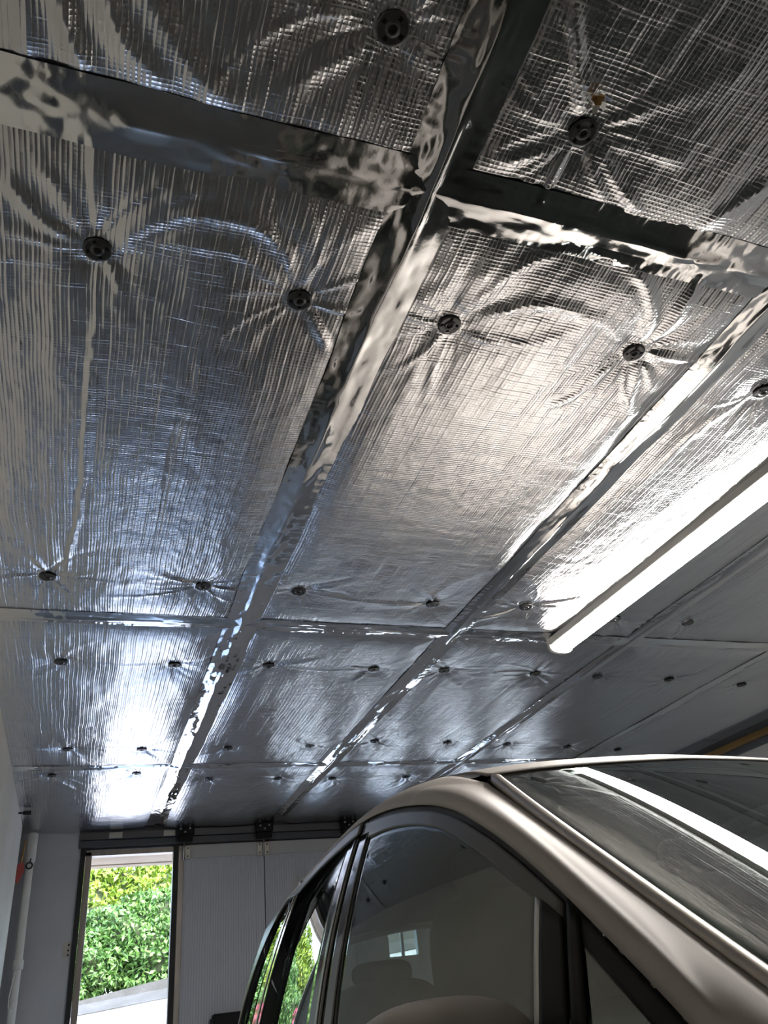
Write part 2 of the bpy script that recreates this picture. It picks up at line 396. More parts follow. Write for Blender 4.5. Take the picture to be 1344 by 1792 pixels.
ceiling = MB().box(XL - .3, 5.0, -1.6, YW + .2, H + .03, H + .15).build('ceiling', M['slab']); ceiling['kind'] = 'structure'
tag(ceiling, 'foil faced insulation boards taped together over the whole ceiling')
for i in range(5):
    for j in range(4):
        if j == 0 and i > 2: step = .02
        elif j <= 1 and i <= 2: step = .0058
        else: step = .0095
        x0, x1, y0, y1 = SX[i], SX[i + 1], SY[j], SY[j + 1]
        xs = np.linspace(x0 + .001, x1 - .001, max(2, int((x1 - x0) / step))); ys = np.linspace(y0 + .001, y1 - .001, max(2, int((y1 - y0) / step)))
        X, Y = np.meshgrid(xs, ys, indexing='ij')
        numpy_grid('foil_board', X, Y, H - foil_drop(X, Y, 1), M['foil'], ceiling)
def tape(a, b, wd, axis, amp, seed, vee, wob=.006):
    n = max(4, int((b[axis] - a[axis]) / .006)); k = 23
    s = np.linspace(a[axis], b[axis], n); v = np.linspace(-1, 1, k); S, V = np.meshgrid(s, v, indexing='ij')
    cen = (a[1 - axis] + b[1 - axis]) / 2
    half = wd / 2 * (1 + .05 * vnoise(S * 5, V * 0, seed))
    T = cen + V * half + wob * vnoise(S * 1.7, S * 0, seed + 5)
    X, Y = (T, S) if axis == 1 else (S, T)
    cw = .10 * vnoise(S * 3.1, S * 0, seed + 8)
    groove = vee * (1 - np.abs(V - cw)) + .5 * vee * np.exp(-((V - cw) / .09) ** 2) * (.5 + .8 * vnoise(S * 9, S * 0, seed + 2))
    lap = .0010 * vnoise(S * 130, V * 1.3 + 7, seed + 3) * np.abs(V) ** 1.5 * np.clip(.5 + vnoise(S * 3, V * 0, seed + 4), 0, 1)
    crin = amp * (fbm(S * 5., V * .9, seed + 11, 3, .45) + .5 * np.abs(fbm(S * 11, V * 1.5 + 3, seed + 31, 2)))
    Z = H - .0045 - .35 * foil_drop(X, Y, 0) * (np.abs(V) > .6) + groove - lap - crin * (1 - .5 * V * V)
    Z = np.minimum(Z, H - .0005)
    return numpy_grid('foil_tape', X, Y, Z, M['tape'], ceiling)
for sy, wd, sd in ((SY[1], .135, 1), (SY[2], .105, 2), (SY[3], .10, 3)):
    tape((XL + .002, sy), (4.26, sy), wd, 0, .0035, 40 * sd, -.006)
for sx, wd, sd, am in ((SX[1], .14, 1, .0028), (SX[2], .115, 2, .0022), (SX[3], .10, 3, .0016), (SX[4], .10, 4, .0016)):
    tape((sx, -1.15), (sx, YW - .02), wd, 1, am, 300 + 40 * sd, -.008)

# ------------------------------------------------------------------ fixing discs
def washer_mesh():
    bm = bmesh.new(); n = 32
    prof = [(.0085, .004), (.0095, -.0005), (.0125, -.0012), (.0135, .0012), (.0185, .0018), (.0275, .0005), (.0335, .0008), (.0345, .002), (.0345, .0035)]
    # four slots are left open between the second and third ring
    rings = [[bm.verts.new((r * math.cos(2 * math.pi * k / n), r * math.sin(2 * math.pi * k / n), zz)) for k in range(n)] for r, zz in prof]
    for i in range(len(prof) - 1):
        for k in range(n):
            if i == 4 and k % 8 in (0, 1): continue
            k2 = (k + 1) % n; bm.faces.new((rings[i][k], rings[i][k2], rings[i + 1][k2], rings[i + 1][k]))
    bmesh.ops.recalc_face_normals(bm, faces=bm.faces)
    me = bpy.data.meshes.new('plate'); bm.to_mesh(me); bm.free(); me.materials.append(M['washer'])
    me.polygons.foreach_set('use_smooth', [True] * len(me.polygons)); return me
PLATE = washer_mesh()
_b = MB().lathe([(.0001, .0035), (.0092, .0035), (.0092, .0062), (.0001, .0062)], 20)
BORE = bpy.data.meshes.new('screw_head'); BORE.from_pydata(_b.v, [], _b.f); BORE.materials.append(M['bore'])
_b = MB().lathe([(.010, .0042), (.030, .0042)], 24)
SLOT = bpy.data.meshes.new('backing_ring'); SLOT.from_pydata(_b.v, [], _b.f); SLOT.materials.append(M['bore'])
ORD = ['first', 'second', 'third', 'fourth', 'fifth', 'sixth', 'seventh', 'eighth', 'ninth']
ROWTXT = {.62: 'on the dark boards at the top', 1.2: 'in the row under the nearest cross tape', 2.69: 'in the row just before the middle cross tape',
          3.45: 'in the row just past the middle cross tape', 4.72: 'in the row just before the far cross tape', 5.4: 'in the row beyond the far cross tape'}
for k, ds in _rows.items():
    for q, d in enumerate(ds):
        zz = H - float(foil_drop(np.array([[d[0]]]), np.array([[d[1]]]), 0)[0, 0]) - .0055
        t = thing('fixing_disc', 'steel fixing disc, %s from left %s' % (ORD[q], ROWTXT[k]), 'washer', (d[0], d[1], zz), 'steel discs that hold up the foil ceiling')
        t.scale = (.86, .86, .86); t.rotation_euler = (random.uniform(-.07, .07), random.uniform(-.07, .07), random.uniform(0, 6))
        link('plate', PLATE, None, t, local=True); link('screw_head', BORE, None, t, local=True); link('backing_ring', SLOT, None, t, local=True)

_c = (.780, .588); _v = []; _f = []
for k in range(9):
    a = 2 * math.pi * k / 9; r1 = .010 + .004 * (k % 3)
    _v.append((_c[0] + r1 * math.cos(a), _c[1] + .8 * r1 * math.sin(a), H - .022 - .002 * (k % 2)))
_v.append((_c[0], _c[1], H - .012))
MB().add(_v, [(k, (k + 1) % 9, 9) for k in range(9)]).build('torn_hole', M['wood'], ceiling)
for k in range(7):
    a = 2 * math.pi * k / 7 + .3; p = Vector((_c[0] + .013 * math.cos(a), _c[1] + .012 * math.sin(a), H - .022)); q = p + Vector((.013 * math.cos(a + .5), .012 * math.sin(a + .4), -.006 - .003 * (k % 3)))
    w_ = Vector((-math.sin(a), math.cos(a), .3)) * .006
    MB().add([p - w_, p + w_, q + w_ * .7, q - w_ * .3], [(0, 1, 2, 3)]).build('torn_flap', M['tape'], ceiling, solid=.001)

# ------------------------------------------------------------------ room shell
def struct(o, label=None):
    o['kind'] = 'structure'
    if label: o['label'] = label
    return o
struct(MB().box(XL - .3, 5.0, -1.6, YW + .12, -.12, 0).build('floor', M['floor']), 'bare grey concrete garage floor')
wl = MB().box(XL - .3, XL, -1.6, 6.62, 0, H + .03).build('wall_left', M['plaster']); struct(wl, 'rough pale plastered side wall of the garage')
struct(MB().box(XL - .3, XL - .035, 6.62, YW + .1, 0, H + .03).build('wall_corner', M['plaster']), 'set back strip of plaster in the corner')
struct(MB().box(XL - .3, 5.0, -1.6, -1.45, 0, H + .03).build('wall_back', M['backwall']), 'beige back wall of the garage')
struct(MB().box(4.75, 5.0, -1.6, YW + .1, 0, z(1.335)).build('wall_right', M['rightwall']), 'pale grey side wall beyond the car')
struct(MB().box(4.73, 4.78, -1.45, YW, z(1.335), z(1.385)).build('trim_1', M['darkgrey'], bevel=.004), 'blue grey strip along the top of the far side wall')
struct(MB().box(4.70, 4.80, -1.45, YW, z(1.388), z(1.49)).build('trim_2', M['wood'], bevel=.004), 'ochre timber wall plate above the far side wall')
rail = thing('steel_rail', 'long blue grey steel edge rail bordering the foil ceiling', 'rail', (4.3, 2.7, H))
MB().box(4.225, 4.365, -1.4, 4.55, z(1.372), z(1.386)).build('flange', M['darkgrey'], rail, bevel=.003)
MB().box(4.223, 4.367, 4.552, YW - .02, z(1.370), z(1.387)).build('flange', M['darkgrey'], rail, bevel=.003)
MB().box(4.345, 4.365, -1.4, YW - .02, z(1.386), z(1.49)).build('web', M['rubber'], rail)

# the door wall: fixed panel, header, folding door leaves
YD = YW
front = MB().box(XL - .3, .0, YD, YD + .1, 0, H + .03).build('wall_front', M['wallgrey']); struct(front, 'grey painted wall panel between the corner and the open doorway')
struct(MB().box(0, 5.0, YD + .03, YD + .13, z(1.262), H + .03).build('wall_header', M['wallgrey']), 'grey header above the folding door')
struct(MB().box(4.42, 5.0, YD, YD + .1, 0, z(1.262)).build('wall_front_right', M['wallgrey']), 'grey wall panel at the far end of the folding door')
door = thing('door_1', 'pale grey folding garage door of narrow ribbed leaves', None, (.7, YD, 0), kind='structure')
MB().box(-.02, 4.45, YD - .035, YD + .03, z(1.318), z(1.372)).build('track', M['alu'], door, bevel=.004)
MB().box(-.02, 4.45, YD - .020, YD + .03, z(1.262), z(1.314)).build('track_lip', M['darkgrey'], door, bevel=.003)
MB().box(-.02, 4.45, YD - .012, YD + .03, z(1.376), z(1.40)).build('track_cover', M['darkgrey'], door)
fr = MB().box(.0, .038, YD - .02, YD + .09, 0, z(1.262)).build('jamb_seal', M['rubber'], door)
MB().box(.040, .086, YD + .0, YD + .09, 0, z(1.235)).build('jamb', M['brownalu'], door, bevel=.003)
MB().box(.040, .72, YD + .0, YD + .09, z(1.205), z(1.245)).build('head_frame', M['brownalu'], door, bevel=.003)
for k, x0 in enumerate((-.0, .44)):
    MB().box(.20 + x0 * .95, .30 + x0 * .95, YD - .043, YD - .035, z(1.322), z(1.366)).build('splice_plate', M['zinc'], door, bevel=.002)
LEAVES = [.745, 1.447, 2.189, 2.931, 3.673, 4.41]
for k in range(5):
    x0, x1 = LEAVES[k] + (.0 if k == 0 else .004), LEAVES[k + 1] - .004
    wx0, wx1, wz0, wz1 = x0 + .265, x0 + .545, z(.30), z(.93)
    leaf = MB()
    xs0 = x0 + (.045 if k == 0 else 0)
    if k == 0:
        leaf.box(xs0, x1, YD + .005, YD + .045, .03, z(1.15))
    else:
        leaf.box(x0, wx0, YD + .005, YD + .045, .03, z(1.15)); leaf.box(wx1, x1, YD + .005, YD + .045, .03, z(1.15))
        leaf.box(wx0, wx1, YD + .005, YD + .045, .03, wz0); leaf.box(wx0, wx1, YD + .005, YD + .045, wz1, z(1.15))
    lf = leaf.build('door_leaf', M['ribbed'], door)
    MB().box(xs0, x1, YD + .0, YD + .05, z(1.151), z(1.252)).build('top_band', M['doorband'], lf, bevel=.003)
    if k == 0:
        MB().box(.705, .743, YD - .008, YD + .06, .02, z(1.252)).build('edge_seal', M['rubber'], lf)
        MB().box(.745, .789, YD - .004, YD + .05, .02, z(1.252)).build('edge_profile', M['brownalu'], lf, bevel=.004)
    else:
        w = MB()
        for a in ((wx0 - .03, wx0 + .012, wz0 - .03, wz1 + .03), (wx1 - .012, wx1 + .03, wz0 - .03, wz1 + .03), (wx0, wx1, wz0 - .03, wz0 + .012), (wx0, wx1, wz1 - .012, wz1 + .03)):
            w.box(a[0], a[1], YD - .004, YD + .052, a[2], a[3])
        w.box((wx0 + wx1) / 2 - .012, (wx0 + wx1) / 2 + .012, YD + .012, YD + .04, wz0, wz0 + .2); w.box(wx0, wx1, YD + .012, YD + .04, wz0 + .2, wz0 + .225)
        w.build('window_frame', M['doorband'], lf, bevel=.002)
        MB().box(wx0, wx1, YD + .024, YD + .028, wz0, wz1).build('window_pane', M['pane'], lf)
for k, x in enumerate((.785, 1.437, 2.18, 2.93, 3.67)):
    br = MB().box(x - .074, x + .074, YD - .085, YD - .037, z(1.315), z(1.395)).box(x - .062, x + .062, YD - .082, YD - .037, z(1.265), z(1.318)).build('roller_bracket', M['blackplastic'], door, bevel=.008)
    for bx, bz in ((-.037, 1.362), (.037, 1.364), (0, 1.338)):
        MB().lathe([(.0001, YD - .096), (.006, YD - .095), (.0085, YD - .091), (.0085, YD - .084)], 12, (x + bx, 0, z(bz)), 'y').build('bolt', M['zinc'], br, smooth=True)
    MB().tube([(x, YD - .03, z(1.30)), (x, YD - .03, z(1.13))], .008, 10).build('roller_pin', M['zinc'], door, smooth=True)
    for s in ((1,) if k == 0 else (-1, 1)):
        hp = MB().box(x + s * .008, x + s * .052, YD - .014, YD - .004, z(1.145), z(1.245)).build('hinge_plate', M['zinc'], door, bevel=.004)
        for hz in (1.165, 1.225):
            MB().lathe([(.0001, YD - .021), (.006, YD - .02), (.007, YD - .013)], 10, (x + s * .032, 0, z(hz)), 'y').build('hinge_screw', M['darkgrey'], hp, smooth=True)
for k in range(1, 5): MB().box(LEAVES[k] - .012, LEAVES[k] + .012, YD + .046, YD + .056, .02, z(1.25)).build('leaf_light_stop', M['rubber'], door)  # added strips that block daylight leaking through the gaps between leaves
MB().box(.70, 4.43, YD + .012, YD + .06, z(1.2525), z(1.2615)).build('head_light_stop', M['rubber'], door)  # added dark bar against daylight leaking in above the leaves
lk = thing('lock_box', 'black box on the ribbed door leaf beside the car', 'lock', (1.13, YD, z(0)))
MB().box(1.03, 1.30, YD - .075, YD + .004, z(-.12), z(.062)).build('body', M['blackplastic'], lk, bevel=.012)
MB().box(1.015, 1.032, YD - .055, YD + .003, z(-.10), z(.035)).build('side_latch', M['rubber'], lk, bevel=.004)
# marks of a lock on the fixed panel
kp = thing('strike_plate', 'small worn strike plate with dark holes on the grey panel', 'plate', (-.03, YD, z(.57)))
MB().box(-.06, -.005, YD - .004, YD + .0005, z(.52), z(.62)).build('plate', M['zinc'], kp, bevel=.002)
for a in (.535, .565, .60):
    MB().lathe([(.0001, YD - .0062), (.007, YD - .006), (.007, YD - .003)], 10, (-.02, 0, z(a)), 'y').build('hole', M['bore'], kp)

# ------------------------------------------------------------------ the corner: pipe, hook, tag, nail
pipe = thing('corner_pipe', 'white pipe standing upright in the corner beside the plaster wall', 'pipe', (-.37, 6.80, 0))
MB().tube([(-.335, 6.80, 0), (-.345, 6.80, z(.6)), (-.352, 6.80, z(1.18)), (-.352, 6.80, z(1.19))], .028, 14).build('pipe_run', M['white'], pipe, smooth=True)
MB().lathe([(.028, z(1.16)), (.037, z(1.165)), (.037, z(1.36)), (.028, z(1.368))], 16, (-.352, 6.80, 0)).build('socket', M['white'], pipe, smooth=True)
MB().lathe([(.028, z(.46)), (.036, z(.465)), (.036, z(.52)), (.028, z(.525))], 16, (-.343, 6.80, 0)).build('collar', M['white'], pipe, smooth=True)
MB().tube([(-.345, 6.77, z(.50)), (-.36, 6.74, z(.40)), (-.372, 6.74, z(.30)), (-.368, 6.74, z(.235)), (-.35, 6.74, z(.23)), (-.335, 6.745, z(.26))], .0035, 6).build('cord_loop', M['white'], pipe, smooth=True)
rg = thing('hook_ring', 'small black ring hanging on the white corner pipe', 'ring', (-.35, 6.75, z(1.13)))
_r = MB(); _r.tube([(-.350 + .021 * math.cos(a), 6.744, z(1.13) + .021 * math.sin(a)) for a in np.linspace(0, 2 * math.pi, 21)], .0055, 8, False)
_r.build('ring', M['rubber'], rg, smooth=True); MB().tube([(-.350, 6.744, z(1.151)), (-.345, 6.760, z(1.18))], .005, 6).build('hook', M['rubber'], rg)
tg = thing('warning_tag', 'red tag hanging in the corner above the white pipe run', 'tag', (-.395, 6.70, z(1.10)))
_p = [(-.425, 6.66, 1.13), (-.385, 6.70, 1.15), (-.38, 6.70, 1.08), (-.41, 6.67, 1.00), (-.428, 6.655, 1.02)]
_m = MB(); _m.add([(a, b, z(c)) for a, b, c in _p], [tuple(range(5))]); _m.build('card', M['red'], tg, solid=.006)
MB().tube([(-.405, 6.68, z(1.14)), (-.40, 6.69, z(1.22)), (-.395, 6.70, z(1.30))], .007, 6).build('strap', M['wood'], tg)
nl = thing('wall_nail', 'black bolt sticking out of the plaster wall under the ceiling', 'bolt', (XL, 6.05, z(1.35)))
MB().tube([(XL - .03, 6.05, z(1.352)), (XL + .05, 6.05, z(1.352))], .007, 10).build('shank', M['rubber'], nl, smooth=True)
MB().lathe([(.0001, XL + .082), (.014, XL + .08), (.014, XL + .03), (.008, XL + .028)], 12, (0, 6.05, z(1.352)), 'x').build('head', M['rubber'], nl)

# ------------------------------------------------------------------ LED batten
yaw = math.radians(.9)
lamp = thing('led_batten', 'long white LED batten glowing under the foil ceiling', 'lamp', (2.072, 2.98, H))
lamp.rotation_euler = (0, 0, yaw)
LL = 1.56
def sect(pts, y0, y1):
    m = MB(); n = len(pts); m.add([(x, y0, q) for x, q in pts] + [(x, y1, q) for x, q in pts], [(k, (k + 1) % n, n + (k + 1) % n, n + k) for k in range(n)] + [tuple(range(n))[::-1], tuple(range(n, 2 * n))]); return m
ZB = -.012
sect([(-.056, ZB), (-.060, ZB - .006), (-.060, ZB - .036), (-.056, ZB - .040), (.056, ZB - .040), (.060, ZB - .036), (.060, ZB - .006), (.056, ZB)], -LL + .012, -.012).build('housing', M['lampbody'], lamp, local=True, fixn=True)
dif = [(-.054, ZB - .041)] + [(.054 * -math.cos(a), ZB - .041 - .026 * math.sin(a) ** .7) for a in np.linspace(.15, math.pi - .15, 12)] + [(.054, ZB - .041)]
sect(dif, -LL + .014, -.014).build('diffuser', M['led'], lamp, local=True, fixn=True)
cap = [(-.063, ZB), (-.063, ZB - .045)] + [(.062 * -math.cos(a), ZB - .045 - .030 * math.sin(a) ** .8) for a in np.linspace(.2, math.pi - .2, 10)] + [(.063, ZB - .045), (.063, ZB)]
sect(cap, -.016, .004).build('end_cap', M['lampbody'], lamp, local=True, bevel=.002, fixn=True)
sect(cap, -LL - .004, -LL + .016).build('end_cap', M['lampbody'], lamp, local=True, bevel=.002, fixn=True)
for yy in (-.25, -LL + .25):
    MB().box(-.02, .02, yy - .02, yy + .02, ZB - .002, .004).build('mounting_clip', M['zinc'], lamp, local=True)

# ------------------------------------------------------------------ the car (nose towards the camera side)
XC = 1.50
def cb(y): return (.955 - .06 * (y - 2.2) ** 2 if y < 2.75 else .93685 - .03 * (y - 2.75)) - 1.2 * max(y - 3.18, 0) ** 2
def tum(q): return .29 * q + .30 * q * q if q > 0 else .29 * q
def SXY(y, q): return XC - cb(y) + tum(q)
ZLT = [(.30, -.49), (.70, -.18), (.844, -.054), (.939, .016), (1.066, .102), (1.219, .191), (1.259, .212), (1.352, .256), (1.464, .303), (1.591, .343), (1.742, .377), (1.914, .405), (2.135, .422), (2.3, .417), (2.45, .40), (2.63, .382), (2.8, .362), (3.0, .335), (3.2, .285), (3.35, .225), (3.5, .13), (3.62, .03)]
ZTT = [(1.705, .464), (1.8, .501), (1.95, .535), (2.2, .55), (2.6, .525), (3.0, .465), (3.3, .392), (3.5, .31), (3.7, .21)]
def interp(T, y):
    x = np.array([a for a, b in T]); v = np.array([b for a, b in T]); m = np.gradient(v, x)
    i = int(np.clip(np.searchsorted(x, y) - 1, 0, len(x) - 2)); h = x[i + 1] - x[i]; t = (y - x[i]) / h
    return (2 * t**3 - 3 * t**2 + 1) * v[i] + (t**3 - 2 * t**2 + t) * h * m[i] + (-2 * t**3 + 3 * t**2) * v[i + 1] + (t**3 - t**2) * h * m[i + 1]
def ZL(y): return float(interp(ZLT, y))
def section(y, n=40):
    zl, zt = ZL(y), float(interp(ZTT, y)); x0 = SXY(y, zl); hh = zt - zl; s = .29 + .6 * zl
    P0 = np.array([x0, zl]); P1 = P0 + .5 * hh * np.array([s, 1.]); P2 = np.array([x0 + .20, zt - .012]); P3 = np.array([XC, zt])
    t = np.linspace(0, 1, n)[:, None]; return (1 - t)**3 * P0 + 3 * t * (1 - t)**2 * P1 + 3 * t * t * (1 - t) * P2 + t**3 * P3
car = thing('car', 'silver beige people carrier parked nose in under the lamp', 'car', (XC, 1.5, 0))
def mirx(P): return [[(2 * XC - p[0], p[1], p[2]) for p in r] for r in P]
def both(name, P, m, smooth=True, solid=0., parent=None, label=None):
    a = MB().grid(P).build(name, m, parent or car, smooth=smooth, solid=solid); b = MB().grid(mirx(P), True).build(name, m, parent or car, smooth=smooth, solid=solid)
    for o in (a, b):
        if label: o['label'] = label
    return a, b
def resample(pl, n):
    P = np.array(pl, float); d = np.r_[0, np.cumsum(np.hypot(*np.diff(P, axis=0).T))]; s = np.linspace(0, d[-1], n)
    return np.stack([np.interp(s, d, P[:, 0]), np.interp(s, d, P[:, 1])], 1)
def curve(pl, n):
    P = smooth_pl(pl); return resample(P, n)
def side_patch(lo, hi, nu, nv, off=0., inset=None):
    A, B = (curve(lo, nu) if len(lo) > 2 else resample(lo, nu)), (curve(hi, nu) if len(hi) > 2 else resample(hi, nu))
    ins = (lambda y: 0.) if inset is None else (lambda y: inset[1] * (y - inset[0]))
    return [[(SXY(*(a + (b - a) * k / (nv - 1))) - off + ins((a + (b - a) * k / (nv - 1))[0]), (a + (b - a) * k / (nv - 1))[0], z((a + (b - a) * k / (nv - 1))[1])) for k in range(nv)] for a, b in zip(A, B)]
BELT = -.065
G0, G1 = np.array([.90, 1.715, .415]), np.array([.655, .55, -.15])
def G(y): return G0 + (G1 - G0) * (G0[1] - y) / (G0[1] - G1[1]) + np.array([0, 0, .002]) * math.sin(math.pi * (G0[1] - y) / (G0[1] - G1[1]))
# side frame: A pillar running into the cant rail
P = []
for y in np.linspace(.33, 1.715, 60):
    lo = np.array([SXY(y, ZL(y)), y, ZL(y)]); yg = y + .235 * (1 - math.exp(-(1.715 - y) / .34)); g = G(yg)
    s = .18 + .7 * max(ZL(y), 0); H_ = np.linalg.norm(g - lo); row = []
    mid = (lo + g) / 2 + np.array([-.030, -.030, .030]) * (H_ / .15)
    c1 = lo + np.array([.02, .10, 1.0]) * .32 * H_; c2 = g - np.array([.55, .25, .18]) * .45 * H_
    for t in np.linspace(0, 1, 14): row.append(tuple((1 - t)**3 * lo + 3 * t * (1 - t)**2 * c1 + 3 * t * t * (1 - t) * c2 + t**3 * g))
    P.append([(a, b, z(c)) for a, b, c in row])
TD = 17
for y in np.linspace(1.74, 3.62, 70):
    q = section(y); k = np.linspace(0, TD, 14)
    P.append([(float(np.interp(kk, range(40), q[:, 0])), y, z(float(np.interp(kk, range(40), q[:, 1])))) for kk in k])
both('side_frame', P, M['paint'], solid=-.003)
# black roof ditch and the roof skin
both('roof_ditch', [[(q[k][0], y, z(q[k][1] - (.003 if k in (TD + 1, TD + 2) else 0))) for k in range(TD, TD + 4)] for y, q in [(y, section(y)) for y in np.linspace(1.735, 3.60, 60)]], M['rubber'])
RP = []
for y in np.linspace(1.712, 3.60, 66):
    q = section(y)[TD + 3:]; L = [(a, y, z(b)) for a, b in q]; RP.append(L + [(2 * XC - a, b, c) for a, b, c in L[-2::-1]])
MB().grid(RP, True).build('roof', M['paint'], car, smooth=True, solid=.004)
# windscreen
WS = []; SEC0 = section(1.714)
for s in np.linspace(0, 1, 40):
    y = 1.712 + (.52 - 1.712) * s; g = G(y); bul = .052 + .07 * s; row = []
    ga = g + np.array([.028, .0, .004])
    for u in np.linspace(-1, 1, 49):
        k = 1 - u * u; x = XC + (ga[0] - XC) * -u if u < 0 else XC + (XC - ga[0]) * u
        zs = ga[2] + bul * k * (1 - .35 * s); xr = x if x < XC else 2 * XC - x
        zs += (float(np.interp(xr, SEC0[:, 0], SEC0[:, 1])) - .004 - G(1.712)[2] - .004 - .052 * (1 - ((xr - XC) / (XC - G(1.712)[0] - .028)) ** 2)) * (1 - s) ** 5
        row.append((x, ga[1] - bul * .45 * k * s, z(zs)))
    WS.append(row)
ws = MB().grid(WS).build('windscreen', M['screen'], car, smooth=True, solid=.004)
def offs(P, d): return [[(x, y - .45 * d, q + .9 * d) for x, y, q in r] for r in P]
MB().grid(offs([r for r in WS[:3]], -.004)).build('shade_band', M['frit'], ws, smooth=True)
both('edge_band', offs([r[:3] for r in WS], -.004), M['frit'])
ml = []
for row in WS[:-1]:
    x, y, q = row[0]; ml.append((x - .012, y, q - .002))
for side in (0, 1):
    MB().tube([(x if side == 0 else 2 * XC - x, y, q) for x, y, q in ml], [.004] + [.0145] * (len(ml) - 1), 10).build('screen_moulding', M['moulding'], car, smooth=True)
both('pillar_gap', [[(G(y)[0] - .004, y, z(G(y)[2] - .006)), (G(y)[0] + .03, y, z(G(y)[2] - .012))] for y in np.linspace(.55, 1.72, 30)], M['rubber'])
cn = MB().box(.905, 1.0, 1.705, 1.76, z(.405), z(.428)).build('roof_corner_seal', M['rubber'], car, bevel=.006)
# side windows
GT = [(1.999, .362), (1.863, .356), (1.702, .332), (1.581, .305), (1.478, .273), (1.365, .225), (1.272, .18), (1.192, .138), (1.133, .108)]
both('front_window', side_patch([(1.885, BELT), (1.114, BELT)], GT, 40, 26, .0), M['carglass'], solid=.004)
yy_f = [(y, 0) for y in np.linspace(2.085, 1.070, 26)]; yy_r = [(y, 0) for y in np.linspace(2.10, 3.30, 30)]
GTX = [(2.09, .380)] + GT + [(1.070, .072)]
both('window_rubber', side_patch([(y, ZL(y) - .013) for y, _ in yy_f], [(y, ZL(y) + .001) for y, _ in yy_f], 40, 4, -.004), M['rubber'])
both('door_frame', side_patch([(y, q - .004) for y, q in GTX], [(y, ZL(y) - .011) for y, _ in yy_f], 50, 8, .003), M['satin'], solid=-.006)
both('window_rubber', side_patch([(y, ZL(y) - .012) for y, _ in yy_r], [(y, ZL(y) + .001) for y, _ in yy_r], 40, 4, -.003), M['rubber'])
RT = [(2.09, .385), (2.195, .378), (2.427, .364), (2.589, .347), (2.785, .33), (2.93, .340), (3.031, .30), (3.125, .202), (3.16, .10), (3.17, BELT)]
both('door_frame', side_patch(RT, [(y, ZL(y) - .010) for y, _ in yy_r], 50, 8, .003), M['satin'], solid=-.006)
# strips between the windows
def strip(name, b0, t0, b1, t1, off, m, solid=-.005): both(name, side_patch([(b0, BELT), (t0, .376)], [(b1, BELT), (t1, .378)], 20, 7, off), m, solid=solid)
strip('pillar_trim', 1.885, 1.999, 1.903, 2.016, .001, M['rubber'])
strip('pillar_trim', 1.903, 2.016, 1.975, 2.085, .004, M['glossblack'])
strip('pillar_gap', 1.973, 2.083, 1.995, 2.101, -.006, M['rubber'])
strip('pillar_trim', 1.993, 2.100, 2.112, 2.195, .004, M['glossblack'])
strip('bright_strip', 2.018, 2.118, 2.032, 2.130, .0075, M['chrome'], -.004)
both('rear_window', side_patch([(2.112, BELT), (2.785, BELT)], [(2.195, .378), (2.427, .364), (2.589, .347), (2.785, .33)], 40, 22, .0, (2.13, .045)), M['carglass'], solid=.004)
strip('pillar_trim', 2.785, 2.785, 2.832, 2.830, .003, M['glossblack'])
strip('bright_strip', 2.832, 2.830, 2.846, 2.842, .006, M['chrome'], -.004)
both('pillar_trim', side_patch([(2.846, BELT), (2.842, .336)], [(2.965, BELT), (2.952, .073), (2.923, .16), (2.868, .30)], 20, 5, .002), M['glossblack'], solid=-.005)
both('quarter_window', side_patch([(2.868, .30), (2.923, .16), (2.952, .073), (2.965, BELT)], [(2.93, .345), (3.031, .30), (3.125, .202), (3.16, .10), (3.17, BELT)], 30, 12, .0, (2.86, .025)), M['carglass'], solid=.004)
both('rear_pillar', side_patch([(3.17, BELT), (3.62, BELT)], [(3.30, ZL(3.30) - .008), (3.45, ZL(3.45) - .004), (3.62, .03)], 16, 10, .001), M['paint'])
# front corner: divider, black sail panel, small corner window
both('divider', side_patch([(1.103, BELT), (1.121, .102)], [(1.117, BELT), (1.135, .110)], 16, 3, .006), M['zinc'], solid=-.006)
both('sail_panel', side_patch([(1.046, BELT), (1.106, BELT)], [(1.066, .074), (1.122, .104)], 8, 10, .002), M['blackplastic'], solid=-.004)
both('door_gap', side_patch([(1.037, BELT), (1.058, .09)], [(1.046, BELT), (1.067, .10)], 10, 2, -.004), M['bore'])
both('corner_frame', side_patch([(1.008, BELT), (1.037, BELT)], [(1.030, .070), (1.058, .092)], 4, 8, .002), M['blackplastic'], solid=-.004)
both('corner_frame', side_patch([(1.029, .042), (.975, .0), (.91, -.045), (.885, BELT)], [(1.062, .096), (.939, .012), (.844, -.058), (.83, -.068)], 20, 5, .002), M['blackplastic'], solid=-.004)
both('corner_window', side_patch([(1.008, BELT), (.887, BELT)], [(1.029, .044), (.889, -.062)], 14, 10, 0), M['carglass'], solid=.004)
